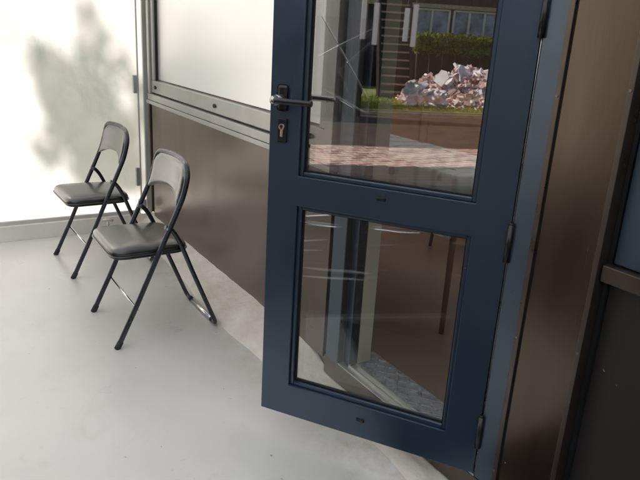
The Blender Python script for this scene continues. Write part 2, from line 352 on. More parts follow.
# ------------------------------------------------------------------ facade wall
wall = empty('facade_wall', (0, 0, 0), label='brown metal clad terrace wall with window and door opening', cat='wall')
b = MB()
b.box(-4.175, -1.955, W, W + .03, .09, .862)                   # big lower panel
b.build('lower_panel', M['brown'], wall)
b = MB(); b.box(XE, -4.178, W + .02, W + .05, .06, ZR); b.build('shadow_gap', M['dark'], wall)
b = MB(); b.box(-4.20, -1.945, 1.262, W + .02, .864, .886, .002); b.build('ledge', M['alu_frame'], wall)
b = MB(); b.box(XE, -.99, W + .002, W + .03, 2.26, ZR); b.build('header_panel', M['brown'], wall)
b = MB(); b.box(XE - .15, 4.1, W + .04, 1.60, ZR + .001, ZR + .5); b.build('parapet', M['brown_trim'], wall)
b = MB(); b.box(XE, -1.93, W + .034, 1.42, -.1, .86); b.box(XE, 4, W + .034, 1.475, 2.26, ZR); b.box(-.99, 4, W + .05, 1.475, -.1, .84); b.box(-.99, -.75, W + .05, 1.475, .84, 2.26)
b.box(XE, -4.2, W + .06, 1.42, .86, 2.26)
b.build('masonry', M['cream'], wall)
# sill under the door
b = MB(); b.box(-1.935, -1.0, W - .004, W + .02, .034, .112, .002); b.box(-1.935, -1.0, W + .02, 1.46, -.05, .10); b.build('threshold_riser', M['brown_trim'], wall)

win = empty('wall_window', (0, 0, 0), label='wide grey framed window with a mirrored pane whitened for glare above the brown panel', cat='window')
b = MB()
z0, z1, x0, x1 = .888, 2.255, -4.19, -1.955
b.box(x0, x1, W - .022, W + .04, z0, z0 + .040, .003); b.box(x0, x1, W - .022, W + .04, z1 - .045, z1, .003)
b.box(x0, x0 + .042, W - .020, W + .04, z0 + .041, z1 - .046, .003); b.box(x1 - .055, x1, W - .020, W + .04, z0 + .041, z1 - .046, .003)
b.build('frame', M['alu_frame'], win)
b = MB()
b.box(x0 + .043, x0 + .052, W, W + .03, z0 + .042, z1 - .047); b.box(x1 - .064, x1 - .056, W, W + .03, z0 + .042, z1 - .047); b.box(x0 + .053, x1 - .065, W, W + .03, z0 + .042, z0 + .049)
b.build('gasket', M['dark'], win)
sx0, sx1, sz0, sz1 = x0 + .052, x1 - .065, z0 + .050, z1 - .05
b = MB()
b.box(sx0, sx1, W - .010, W + .045, sz0, sz0 + .075, .004); b.box(sx0, sx1, W - .010, W + .045, sz1 - .06, sz1, .004)
b.box(sx0, sx0 + .042, W - .008, W + .045, sz0 + .076, sz1 - .061, .004); b.box(sx1 - .045, sx1, W - .008, W + .045, sz0 + .076, sz1 - .061, .004)
b.build('sash', M['alu_frame'], win)
b = MB(); b.box(sx0 + .043, sx1 - .046, W + .02, W + .028, sz0 + .083, sz1 - .065); b.build('pane', M['whitened_pane'], win)
b = MB(); b.box(sx0 + .043, sx0 + .049, W + .004, W + .019, sz0 + .077, sz1 - .062); b.box(sx1 - .052, sx1 - .046, W + .004, W + .019, sz0 + .077, sz1 - .062); b.build('glazing_seal', M['dark'], win)
for xx in (-4.06, -3.09, -2.12):
    b = MB(); b.cyl((xx, W - .013, sz0 + .036), (0, 1, 0), .0105, .008); b.box(xx, xx + .022, W - .0165, W - .0115, sz0 + .030, sz0 + .042, .001)
    b.build('drain_cap', M['dark'], win)

# corner post of the end screen, on the wall
# ------------------------------------------------------------------ door frame
fr = empty('door_frame', (0, 0, 0), label='blue grey door frame with aluminium threshold around the open doorway', cat='door frame')
b = MB(); b.box(-1.084, -1.008, W - .002, 1.36, .114, 2.25, .003); b.build('hinge_jamb', M['blue'], fr)
b = MB(); b.box(-1.93, -1.838, W - .002, 1.352, .036, 2.25, .003); b.box(-1.838, -1.800, W + .024, 1.354, .121, 2.25, .003); b.build('lock_jamb', M['blue'], fr)
b = MB(); b.box(-1.8435, -1.8375, W - .0035, W + .02, .121, 2.25); b.box(-1.7995, -1.797, W + .03, 1.350, .125, 2.25); b.build('seal', M['dark'], fr)
b = MB(); b.box(-1.836, -1.0845, W, 1.36, 2.205, 2.25, .003); b.build('head', M['blue'], fr)
b = MB(); b.box(-1.838, -1.086, W - .002, W + .022, .1125, .1185); b.box(-1.799, -1.086, W + .022, W + .028, .1125, .126); b.box(-1.799, -1.086, W + .028, W + .05, .1125, .1175); b.box(-1.799, -1.086, W + .05, W + .056, .1125, .126); b.box(-1.799, -1.086, W + .056, W + .064, .1125, .1175)
b.build('threshold', M['alu'], fr)
b = MB(); b.box(-1.8015, -1.797, W + .030, W + .05, 1.10, 1.30); b.box(-1.8025, -1.796, W + .034, W + .046, 1.14, 1.19); b.build('strike_plate', M['steel'], fr)

# tread plate with raised lozenges
b = MB(); b.box(-1.86, -1.0, 1.3555, 1.478, .105, .117)
for i in range(25):
    for j in range(4):
        cx = -1.845 + i * .0335; cy = 1.372 + j * .030
        ang = R(42 if (i + j) % 2 else -42)
        b.box(-.0145, .0145, -.0042, .0042, -.001, .0032, .0014, 2, Matrix.Translation((cx, cy, .117)) @ Matrix.Rotation(ang, 4, 'Z'))
tag(b.build('tread_plate', M['tread']), 'grey diamond tread plate just inside the aluminium threshold', 'tread plate')

# ------------------------------------------------------------------ the open door (local: closed along -x, opened by 33.9 deg)
door = empty('glass_door', (-1.092, W, 0), R(33.93), 'blue grey metal door with two glass panes, standing open onto the terrace', 'door')
T = .062; DW = .733; zb, zt = .118, 2.200
def dbox(b, l0, l1, y0, y1, z0, z1, bev=.002): b.box(-l1, -l0, y0, y1, z0, z1, bev)
xs_ = [-DW, -.6317, -.0993, 0]; zs_ = [zb, .232, .852, .944, 2.10, zt]
b = MB(); gv = {}
for i, x in enumerate(xs_):
    for j, z in enumerate(zs_): gv[i, j] = b.bm.verts.new((x, 0, z))
for i in range(3):
    for j in range(5):
        if not (i == 1 and j in (1, 3)): b.bm.faces.new((gv[i, j], gv[i + 1, j], gv[i + 1, j + 1], gv[i, j + 1]))
ex = bmesh.ops.extrude_face_region(b.bm, geom=b.bm.faces[:])
bmesh.ops.translate(b.bm, verts=[g for g in ex['geom'] if isinstance(g, bmesh.types.BMVert)], vec=(0, T, 0))
bmesh.ops.recalc_face_normals(b.bm, faces=b.bm.faces[:])
bmesh.ops.bevel(b.bm, geom=[e_ for e_ in b.bm.edges if e_.calc_face_angle(0) > 1], offset=.0022, segments=2, affect='EDGES', profile=.6)
b.build('leaf_frame', M['blue'], door)
b = MB(); dbox(b, DW, DW + .010, .040, .060, zb + .004, zt - .004, .002); b.build('edge_rebate', M['blue'], door)
def bead(z0, z1, name='glazing_bead'):
    b = MB(); l0, l1 = .0995, .6315; w = .012; ya, yb = .010, .022
    # sloped bead with gasket: camera side
    dbox(b, l0, l0 + w, ya, yb, z0, z1, .003); dbox(b, l1 - w, l1, ya, yb, z0, z1, .003)
    dbox(b, l0 + w + .0005, l1 - w - .0005, ya, yb, z0, z0 + w, .003); dbox(b, l0 + w + .0005, l1 - w - .0005, ya, yb, z1 - w, z1, .003)
    b.build(name, M['blue'], door)
    b = MB(); w = .017; ya, yb = .0225, .0295; l0 += .0005; l1 -= .0005
    dbox(b, l0, l0 + w, ya, yb, z0, z1, .001); dbox(b, l1 - w, l1, ya, yb, z0, z1, .001)
    dbox(b, l0 + w + .0005, l1 - w - .0005, ya, yb, z0, z0 + w, .001); dbox(b, l0 + w + .0005, l1 - w - .0005, ya, yb, z1 - w, z1, .001)
    b.build('gasket', M['dark'], door)
for z0, z1 in ((.2325, .8515), (.9445, 2.0995)):
    bead(z0, z1)
    for k, yy in enumerate((.031, .050)):
        vs = [(-.1, yy, z0 + .001), (-.631, yy, z0 + .001), (-.631, yy, z1 - .001), (-.1, yy, z1 - .001)]
        o = raw('glass_pane', vs, [(0, 1, 2, 3)], M['glass'] if z0 > .9 else M['glass_clear'], door)
# black stile edge on the lock side (camera looks onto it through the glass)
for z, l in ((.182, .371), (.914, .365)):
    b = MB(); dbox(b, l - .013, l + .013, -.004, .002, z - .0045, z + .0045, .0012); dbox(b, l - .0135, l - .006, -.0055, .002, z - .0045, z + .0055, .001); b.build('drain_cap', M['blackmetal'], door)
# lever set
hz = 1.166; hl = .690
b = MB(); dbox(b, hl - .017, hl + .017, -.010, .0005, hz - .034, hz + .042, .009); rose = b.build('handle_plate', M['blackmetal'], door)
b = MB(); b.tube(spline([(-hl, -.004, hz), (-hl, -.040, hz), (-hl + .004, -.056, hz), (-hl + .016, -.061, hz), (-hl + .05, -.060, hz), (-hl + .118, -.056, hz)], 6), .0105, 14, r2=.0085); b.build('lever', M['blackmetal'], door)
b = MB(); b.cyl((-hl, -.030, hz), (0, 1, 0), .0145, .045, 24, r2=.0135); b.cyl((-hl - .004, -.054, hz), (1, 0, 0), .0115, .012, 24); b.build('lever_hub', M['steel'], door)
b = MB(); dbox(b, hl - .017, hl + .013, -.008, .0005, 1.076 - .036, 1.076 + .034, .002); b.build('lock_plate', M['blackmetal'], door)
b = MB(); b.cyl((-hl + .003, -.009, 1.086), (0, 1, 0), .0092, .010, 28); dbox(b, hl - .0075, hl + .0015, -.0125, -.006, 1.055, 1.082, .003); b.build('lock_cylinder', M['chrome'], door)
b = MB(); b.cyl((-hl + .003, -.0146, 1.088), (0, 1, 0), .0040, .0018, 18); dbox(b, hl - .0042, hl - .0018, -.0153, -.0135, 1.080, 1.093, .0004); b.build('keyhole', M['dark'], door)
b = MB(); b.tube(spline([(-hl, T, hz), (-hl, T + .045, hz), (-hl + .02, T + .06, hz), (-hl + .12, T + .056, hz)], 6), .0105, 14, r2=.009); b.build('lever', M['steel'], door)
b = MB(); dbox(b, hl - .017, hl + .017, T - .001, T + .009, hz - .12, hz + .045, .004); b.build('handle_plate', M['steel'], door)
for z in (.268, .852, 1.425, 2.02):
    b = MB(); b.cyl((.002, -.008, z), (0, 0, 1), .0085, .105, 18); b.cyl((.002, -.008, z + .054), (0, 0, 1), .0065, .006, 18)
    b.box(.003, .030, -.006, .0005, z - .045, z + .045, .001); b.build('hinge', M['blackmetal'], door)
b = MB(); b.tube([(.0035, .004, zb + .01), (.0035, .004, zt - .01)], .0022, 8); b.build('bright_seal', M['steel'], door)
b = MB(); b.box(.0005, .007, .010, .05, zb, zt); b.build('hinge_gasket', M['dark'], door)
# wrinkled clear protective film still on the panes
def film(l0, l1, z0, z1, creases, nx=90, nz=120, seed=1, amp=.004, y=.0275):
    rnd = random.Random(seed)
    vs = []
    for j in range(nz + 1):
        for i in range(nx + 1):
            l = l0 + (l1 - l0) * i / nx; z = z0 + (z1 - z0) * j / nz; d = 0
            for (cz, cl, sl, w, a) in creases:
                zz = cz + sl * (l - cl) + .004 * noise.noise((l * 9, cz * 5, seed))
                q = abs(z - zz) / w
                if q < 1: d += a * (.5 + .5 * math.cos(q * math.pi)) * max(.05, .45 + 1.1 * noise.noise((l * 7, cz * 7, seed + 2)))
            d += .0004 * noise.noise((l * 5, z * 9, seed))
            vs.append((-l, y - .001 - max(-.0008, d), z))
    fs = [(j * (nx + 1) + i, j * (nx + 1) + i + 1, (j + 1) * (nx + 1) + i + 1, (j + 1) * (nx + 1) + i) for j in range(nz) for i in range(nx)]
    return raw('protective_film', vs, fs, M['film'], door, smooth=True)
film(.118, .612, .50, .835, [(.822, .60, -.26, .007, .005), (.796, .60, -.10, .007, .0045), (.742, .60, -.27, .010, .003), (.722, .55, -.22, .012, .003), (.655, .60, -.13, .016, .003), (.625, .60, -.16, .012, .0025)], nx=60, seed=3, nz=230)
film(.44, .610, 1.12, 1.40, [(1.30, .52, 1.4, .005, .003), (1.24, .55, -.9, .004, .003), (1.20, .5, 2.0, .004, .003), (1.34, .5, -.5, .004, .0025), (1.17, .5, .4, .006, .003), (1.26, .56, 2.6, .004, .002)], nx=110, nz=170, seed=8)

# ------------------------------------------------------------------ cladding post right of the door
post = empty('clad_post', (0, 0, 0), label='tall brown sheet metal post with screwed edge trims right of the door', cat='post')
b = MB(); b.box(-.994, -.822, W - .016, W + .045, 0, ZR, .001); b.build('sheet', M['post'], post)
for xa, xb_ in ((-1.006, -.990), (-.824, -.810)):
    b = MB(); b.box(xa, xb_, W - .022, W + .05, 0, ZR, .0015); b.build('edge_trim', M['brown_trim'], post)
b = MB(); b.box(-.9885, -.9865, W - .0175, W - .012, .0, ZR); b.build('seam', M['dark'], post)
for xx, zz in ((-.9985, 1.245), (-.817, 1.275), (-.9985, .62), (-.817, .66), (-.9985, 1.9), (-.817, 1.9), (-.9985, .2)):
    b = MB(); b.cyl((xx, W - .0225, zz), (0, 1, 0), .0032, .003, 14); b.build('screw', M['screw'], post)
# bay right of the post
bay = empty('fixed_window_bay', (0, 0, 0), label='blue framed window bay over dark brown panel at the right edge', cat='window bay')
b = MB(); b.box(-.797, 2.2, W + .02, W + .045, .03, .846); b.build('panel', M['brown_matt'], bay)
b = MB(); b.box(-.806, 2.2, W - .012, W + .02, .850, .889, .002); b.build('rail', M['brown_trim'], bay)
b = MB(); b.box(-.809, -.799, W + .01, W + .03, 0, ZR); b.box(-.797, 2.2, W + .046, W + .049, 0, .9); b.build('shadow_gap', M['dark'], bay)
b = MB(); b.box(-.796, -.66, W + .012, W + .05, .892, 2.24, .003); b.box(-.659, 2.2, W + .014, W + .05, .892, .99, .003); b.box(-.659, 2.2, W + .014, W + .05, 2.14, 2.24, .003); b.box(.70, .80, W + .014, W + .05, .991, 2.139, .003); b.build('frame', M['blue'], bay)
b = MB(); b.box(-.658, .699, W + .03, W + .036, .992, 2.138); b.box(.801, 2.19, W + .03, W + .036, .992, 2.138); b.build('pane', M['whitened_pane'], bay)
b = MB(); b.box(-.99, 4, W + .005, W + .045, 2.25, ZR); b.box(2.2, 4, W, W + .045, 0, 2.25); b.build('header', M['brown'], bay)

# ------------------------------------------------------------------ frosted end screen
scr = empty('frosted_screen', (0, 0, 0), label='tall frosted glazed screen closing the far end of the terrace', cat='screen')
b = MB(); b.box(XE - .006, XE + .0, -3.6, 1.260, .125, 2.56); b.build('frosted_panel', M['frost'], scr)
b = MB(); b.box(XE - .03, XE + .010, 1.262, 1.288, .10, ZR, .002); b.box(XE - .012, XE + .008, 1.222, 1.230, .125, ZR, .002)
b.build('end_post', M['alu_white'], scr)
for yy in (-.62, -2.3):
    b = MB(); b.box(XE - .012, XE + .006, yy, yy + .04, .125, 2.56, .002); b.build('mullion', M['alu_white'], scr)
b = MB(); b.box(XE - .02, XE + .008, -3.6, 1.216, .10, .124, .002); b.build('bottom_rail', M['alu_white'], scr)
b = MB(); b.box(XE - .03, XE + .015, -3.75, 1.26, 2.561, ZR + .058, .002); b.build('top_rail', M['alu_white'], scr)
for z0, z1 in ((.92, 1.035), (.30, .425)):
    b = MB(); b.box(XE + .006, XE + .030, 1.190, 1.214, z0, z1, .003); b.build('hinge', M['alu'], scr)
b = MB(); b.box(XE + .006, XE + .045, 1.200, 1.25, .150, .205, .004); b.cyl((XE + .03, 1.225, .215), (0, 0, 1), .013, .03); b.build('floor_pivot', M['alu'], scr)
b = MB(); b.box(XE - .06, XE + .03, -3.7, 1.28, -.002, .10, .006); tag(b.build('screen_kerb', M['kerb']), 'low pale concrete kerb under the frosted screen', 'kerb', kind='structure')

# ------------------------------------------------------------------ veranda roof
rf = empty('veranda_roof', (0, 0, 0), label='unseen veranda roof on aluminium beams, made translucent to light the terrace', cat='roof')
b = MB(); b.box(XE - .1, 4.05, -3.8, 1.33, ZR + .06, ZR + .066); b.build('roof_sheet', M['opal'], rf)  # out-of-view sheet made translucent to give the terrace even light
for i in range(8):
    xx = XE + .02 + i * 1.15
    b = MB(); b.box(xx - .03, xx + .03, -3.75, 1.275, ZR - .04, ZR + .055, .003); b.build('beam', M['alu_white'], rf)
b = MB(); b.box(XE - .1, 4.05, -3.86, -3.80, ZR - .06, ZR + .05, .004); b.build('gutter', M['brown_trim'], rf)
for i, xx in enumerate((-4.2, 3.9)):
    b = MB(); b.box(xx - .04, xx + .04, -3.72, -3.64, -.01, ZR - .045, .003); b.box(xx - .07, xx + .07, -3.75, -3.61, -.008, .01, .002)
    tag(b.build('roof_post', M['alu_white']), ['pale square roof post beside the frosted screen', 'pale square roof post at the open end of the terrace'][i], 'post')
# white strips hanging from the gutter
for i, xx in enumerate((-.38, -.25, .08, .17)):
    t = empty('hanging_strip', (xx, -3.83, 0), R(12 * (i % 2)), ['first white strip hanging from the gutter, next to the screen side', 'second white strip hanging from the gutter, in the left pair', 'third white strip hanging from the gutter, in the right pair', 'last white strip hanging from the gutter, farthest from the screen'][i], 'hanging strip', 'white strips hanging from the gutter')
    b = MB(); b.box(-.026, .026, -.004, .004, 1.33 - .05 * (i % 2), 1.72 - .03 * i % .07, .002); b.build('strip', M['white'], t)
    b = MB(); b.tube([(0, 0, 1.68), (0, 0, ZR - .06)], .0018, 6); b.build('cord', M['white'], t)

# ------------------------------------------------------------------ folding chairs
def make_chair():
    root = empty('folding_chair', (0, 0, 0), 0, 'x', 'chair', 'black folding chairs along the wall')
    hw = .214
    side = [(0, 0), (.045, .093), (.090, .186), (.133, .280), (.172, .365), (.207, .440), (.243, .517), (.277, .590), (.302, .648), (.316, .695)]
    pts = [(-hw, y, z) for y, z in side] + [(-hw + .004, .326, .737), (-hw + .022, .331, .768), (-hw + .055, .336, .785), (-.08, .348, .791), (0, .352, .793), (.08, .348, .791), (hw - .055, .336, .785), (hw - .022, .331, .768), (hw - .004, .326, .737)] + [(hw, y, z) for y, z in side[::-1]]
    b = MB(); b.tube(spline(pts, 6), .0115, 14); b.build('front_frame', M['tube'], root)
    rw = .192
    rs = [(.228, .520), (.248, .512), (.268, .490), (.288, .455), (.312, .400), (.345, .315), (.392, .200), (.440, .085)]
    for s in (-1, 1):
        b = MB(); pp = [(s * (rw + .006 * (1 - i / 7)), y, z) for i, (y, z) in enumerate(rs)] + [(s * (rw - .001), .462, .032), (s * (rw - .018), .470, .0125), (s * (rw - .045), .471, .0115)]
        b.tube(spline(pp, 5), .0105, 12); b.build('rear_leg', M['tube'], root)
        b = MB(); b.cyl((s * (hw - .010), .238, .513), (1, 0, 0), .0085, .034, 14); b.build('pivot_bolt', M['steel'], root)
        b = MB(); b.tube([(s * hw, -.0035, -.004), (s * hw, .014, .027)], .0135, 14); b.build('foot_cap', M['rubber'], root)
        b = MB(); b.tube([(s * (rw - .040), .471, .0118), (s * (rw - .062), .471, .0118)], .0122, 12); b.build('foot_sleeve', M['rubber'], root)
    b = MB(); b.tube([(-rw + .045, .471, .0118), (rw - .045, .471, .0118)], .0098, 12); b.build('rear_bar', M['chrome'], root)
    b = MB(); b.tube([(-hw, .092, .163), (hw, .092, .163)], .0052, 10); b.build('stretcher', M['chrome'], root)
    # seat: pillowed rounded pad
    def outline(inset, n=64):
        o = []
        for k in range(n):
            a = 2 * math.pi * k / n; e = .30
            cx, sy = math.cos(a), math.sin(a)
            x = math.copysign(abs(cx) ** e, cx); y = math.copysign(abs(sy) ** e, sy)
            wx = .197 - .016 * (y + 1) / 2
            o.append((x * (wx - inset), .172 + y * (.174 - inset)))
        return o
    def loft(rings, name, m, capz=None):
        vs = []; fs = []; n = 64
        for (ins, z) in rings:
            for (x, y) in outline(ins, n): vs.append((x, y, z + .010 * (y - .17) * -1))
        for r_ in range(len(rings) - 1):
            for k in range(n): fs.append((r_ * n + k, r_ * n + (k + 1) % n, (r_ + 1) * n + (k + 1) % n, (r_ + 1) * n + k))
        vs.append((0, .17, rings[-1][1] + .0005)); c = len(vs) - 1
        for k in range(n): fs.append(((len(rings) - 1) * n + k, (len(rings) - 1) * n + (k + 1) % n, c))
        vs.append((0, .17, rings[0][1])); c = len(vs) - 1
        for k in range(n): fs.append(((k + 1) % n, k, c))
        return raw(name, vs, fs, m, root, True)
    loft([(.008, .398), (.002, .403), (0, .410), (.0, .419), (.003, .427), (.010, .434), (.022, .4395), (.045, .443), (.08, .445), (.12, .446), (.15, .4463)], 'seat', M['vinyl'])
    loft([(.014, .388), (.006, .390), (.004, .396), (.006, .3985)], 'seat_pan', M['tube'])
    b = MB(); pr = [(x, y, .4045 + .010 * (y - .17) * -1) for x, y in outline(-.002, 64)]; b.tube(pr + [pr[0], pr[1]], .0032, 8, cap=False); b.build('piping', M['vinyl'], root)
    # backrest pad
    nx, nz = 28, 18; V = []; F = []
    def ys(z):
        for (ya, za), (yb, zb_) in zip(side, side[1:]):
            if za <= z <= zb_: return ya + (yb - ya) * (z - za) / (zb_ - za)
        return .315 + (z - .695) * .22
    def pt(i, j, back):
        u = -1 + 2 * i / nx; v = j / nz
        x = u * .203
        zbot = .606 + .046 * (1 - abs(u) ** 2.2)
        ztop = .788 - .055 * max(0, (abs(u) - .62) / .38) ** 2.2
        z = zbot + (ztop - zbot) * v
        edge = min(1, (1 - abs(u)) * 9) ** .5 * min(1, v * 7) ** .5 * min(1, (1 - v) * 7) ** .5
        th = .004 + .012 * edge
        y = ys(z) + .020 * (1 - u * u)
        return (x, y - .004 - th if not back else y - .001 + th * .45, z)
    for back in (0, 1):
        for j in range(nz + 1):
            for i in range(nx + 1): V.append(pt(i, j, back))
    S = (nx + 1) * (nz + 1)
    for j in range(nz):
        for i in range(nx):
            a = j * (nx + 1) + i; q = (a, a + 1, a + nx + 2, a + nx + 1)
            F.append(q); F.append(tuple(S + k for k in q[::-1]))
    rim = [i for i in range(nx + 1)] + [j * (nx + 1) + nx for j in range(1, nz + 1)] + [nz * (nx + 1) + i for i in range(nx - 1, -1, -1)] + [j * (nx + 1) for j in range(nz - 1, 0, -1)]
    for k in range(len(rim)):
        a, c = rim[k], rim[(k + 1) % len(rim)]; F.append((c, a, a + S, c + S))
    raw('backrest', V, F, M['vinyl_pad'], root, True)
    return root
ch = make_chair(); ch.location = (-2.757, .606, .003); ch.rotation_euler.z = R(.5)
ch['label'] = 'black vinyl folding chair nearest the open door'
c2 = copy_tree(ch); c2.location = (-3.665, .597, .003); c2.rotation_euler.z = R(2.0)
c2['label'] = 'black vinyl folding chair farther back, beside the frosted screen'

b = MB(); b.box(-1.27, .75, .02, 1.10, .0015, .011, .003)  # unseen mat added to darken what door and post reflect
for i in range(66): b.box(-1.25 + i * .03, -1.25 + i * .03 + .012, .04, 1.08, .011, .0145)
tag(b.build('added_rubber_mat', M['rubber']), 'added unseen black rubber mat that darkens the door reflections', 'mat')

# T shaped floor bolt
b = MB(); b.tube([(-4.10, .955, 0), (-4.10, .955, .112)], .0085, 14); b.cyl((-4.10, .955, .003), (0, 0, 1), .019, .006, 24)
b.tube([(-4.118, .928, .116), (-4.10, .955, .121), (-4.082, .984, .116)], .0085, 14)
tag(b.build('floor_bolt', M['alu_white']), 'small pale T shaped metal stop standing on the floor by the far corner', 'floor stop')

# ------------------------------------------------------------------ interior room
room = empty('interior_room', (0, 0, 0), label='room behind the open door, its beige walls coloured dark for dimness', cat='room')
b = MB(); b.box(XE, 4, 1.479, 6.0, -.1, .10); tag(b.build('interior_floor', M['ifloor']), kind='structure')
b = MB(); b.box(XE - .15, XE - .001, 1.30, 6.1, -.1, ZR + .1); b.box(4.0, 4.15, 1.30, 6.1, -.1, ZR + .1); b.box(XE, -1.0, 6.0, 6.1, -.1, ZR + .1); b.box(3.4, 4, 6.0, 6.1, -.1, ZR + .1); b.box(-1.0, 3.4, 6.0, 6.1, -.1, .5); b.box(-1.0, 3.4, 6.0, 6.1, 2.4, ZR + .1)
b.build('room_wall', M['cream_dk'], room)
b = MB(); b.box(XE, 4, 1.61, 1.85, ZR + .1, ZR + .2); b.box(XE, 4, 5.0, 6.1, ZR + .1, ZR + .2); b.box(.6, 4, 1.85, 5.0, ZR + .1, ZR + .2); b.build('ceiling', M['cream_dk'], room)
b = MB(); b.box(XE, .6, 1.85, 5.0, ZR + .12, ZR + .13); b.build('added_skylight', M['opal'], room)  # made-up opening in the ceiling, added to brighten the room
b = MB(); b.box(-1.860, -1.801, 1.3555, 1.418, .118, 2.25); b.box(-1.0, -.985, 1.362, 1.476, .118, 2.25); b.build('door_reveal', M['cream'], room)
cab = empty('sideboard', (-4.0, 3.1, .10), 0, 'orange brown wooden sideboard against the far wall of the room', 'sideboard')
b = MB(); b.box(-.24, .2, -1.5, 1.8, .05, .78, .004); b.box(-.25, .23, -1.53, 1.83, .785, .815, .004); b.build('carcass', M['iwood'], cab)
for i in range(4):
    y0 = -1.47 + i * .82
    b = MB(); b.box(.202, .218, y0, y0 + .79, .09, .755, .003); b.box(.219, .224, y0 + .07, y0 + .72, .15, .70, .004); d = b.build('cupboard_door', M['iwood'], cab)
    b = MB(); b.tube([(.222, y0 + (.74 if i % 2 == 0 else .05), .40), (.24, y0 + (.74 if i % 2 == 0 else .05), .41), (.24, y0 + (.74 if i % 2 == 0 else .05), .51), (.222, y0 + (.74 if i % 2 == 0 else .05), .52)], .005, 8); b.build('pull', M['steel'], d)
tb = empty('dining_table', (-2.45, 2.10, .10), 0, 'wooden table just inside the doorway under a pale cloth', 'table')
b = MB(); b.box(-.70, .60, -.28, .14, .705, .735, .004); b.build('tabletop', M['iwood'], tb)
for sx, sy in ((-.62, -.22), (-.62, .10), (.56, -.22), (.56, .10)):
    b = MB(); b.tube([(sx, sy, 0), (sx, sy, .70)], .012, 12, r2=.017); b.build('leg', M['legwood'], tb)
vs = []; fs = []; nx = ny = 60
for j in range(ny + 1):
    for i in range(nx + 1):
        u = -1 + 2 * i / nx; v = -1 + 2 * j / ny
        def f(t, h, drop): 
            a = abs(t); 
            return (math.copysign(min(a / .86, 1), t) * h + math.copysign(max(0, a - .86) * .10, t), max(0, a - .86) / .14 * drop)
        x, d1 = f(u, .662, .22); y, d2 = f(v, .225, .26)
        d = max(d1, d2)
        wv = .010 * math.sin((u * 14 if d2 > d1 else v * 14)) * min(1, d / .1)
        vs.append((-2.50 + x + (wv if d1 >= d2 else 0), 2.03 + y + (wv if d2 > d1 else 0), .8385 + .0012 * noise.noise((x * 6, y * 6, 0)) - d))
fs = [(j * (nx + 1) + i, j * (nx + 1) + i + 1, (j + 1) * (nx + 1) + i + 1, (j + 1) * (nx + 1) + i) for j in range(ny) for i in range(nx)]
tag(raw('tablecloth', vs, fs, M['cloth'], smooth=True), 'pale cloth with brown motifs spread over the wooden table', 'tablecloth')
def room_chair(x, y, rz, label):
    t = empty('dining_chair', (x, y, .10), rz, label, 'chair', 'black chairs inside the room')
    b = MB(); b.box(-.2, .2, -.2, .2, .43, .46, .015); b.build('seat', M['vinyl'], t)
    for sx in (-1, 1):
        b = MB(); b.tube([(sx * .19, -.20, 0), (sx * .17, -.17, .43)], .011, 10); b.build('leg', M['tube'], t)
        b = MB(); b.tube(spline([(sx * .19, .22, 0), (sx * .17, .18, .43), (sx * .17, .20, .62), (sx * .15, .24, .82)], 5), .011, 10); b.build('leg', M['tube'], t)
    b = MB(); b.tube(spline([(-.17, .19, .55), (-.05, .21, .66), (.05, .21, .55), (.17, .20, .68)], 6), .006, 8); b.tube(spline([(-.17, .20, .68), (-.05, .21, .56), (.05, .21, .67), (.17, .19, .55)], 6), .006, 8); b.build('scrollwork', M['tube'], t)
    V = []; F = []
    n = 24
    for k in range(n + 1):
        a = math.pi * k / n; cx = -.19 * math.cos(a); h = .12 * math.sin(a) ** .6
        for yy in (.215, .245): V.append((cx, yy + .03 * (1 - (cx / .19) ** 2), .74)); V.append((cx, yy + .03 * (1 - (cx / .19) ** 2) + .02, .745 + h))
    for k in range(n):
        a = k * 4; F += [(a, a + 4, a + 5, a + 1), (a + 2, a + 3, a + 7, a + 6), (a + 1, a + 5, a + 7, a + 3), (a, a + 2, a + 6, a + 4)]
    raw('backrest', V, F, M['vinyl'], t, True)
room_chair(-2.75, 2.92, R(10), 'black dining chair on the far side of the table')
for o in C.objects:
    if o.get('group') == 'black chairs inside the room': del o['group']

def leaves(n, fn, size, m, name, parent=None, seed=1):
    rnd = random.Random(seed); V = []; F = []
    for _ in range(n):
        c = Vector(fn(rnd)); s = size * rnd.uniform(.6, 1.3)
        a = Vector((rnd.gauss(0, 1), rnd.gauss(0, 1), rnd.gauss(0, .7))).normalized(); q = a.orthogonal().normalized(); q.rotate(Matrix.Rotation(rnd.random() * 6.28, 3, a)); p = a.cross(q)
        k = len(V); V += [tuple(c - q * s), tuple(c + p * s * .45), tuple(c + q * s), tuple(c - p * s * .45)]; F.append((k, k + 1, k + 2, k + 3))
    return raw(name, V, F, m, parent)
def ball(cx, cy, cz, rx, ry, rz, clumps=14, seed=0):
    r0 = random.Random(seed); cl = []
    for _ in range(clumps):
        d = Vector((r0.gauss(0, 1), r0.gauss(0, 1), r0.gauss(0, 1))).normalized() * r0.uniform(.3, .8)
        cl.append((cx + d.x * rx, cy + d.y * ry, cz + d.z * rz, r0.uniform(.25, .45)))
    def f(r):
        x, y, z, s = r.choice(cl); d = Vector((r.gauss(0, 1), r.gauss(0, 1), r.gauss(0, 1))).normalized() * r.uniform(.5, 1)
        return (x + d.x * rx * s, y + d.y * ry * s, z + d.z * rz * s)
    return f
# potted plant on the sideboard
pp = empty('potted_plant', (-3.95, 2.0, .915), 0, 'dark leafy plant in a terracotta pot on the sideboard', 'plant')
b = MB(); b.tube([(0, 0, 0), (0, 0, .13)], .06, 24, r2=.085); b.build('pot', M['terracotta'], pp)
leaves(90, ball(0, 0, .30, .16, .16, .17, 9, 4), .06, M['leaf_dk'], 'foliage', pp, 4)

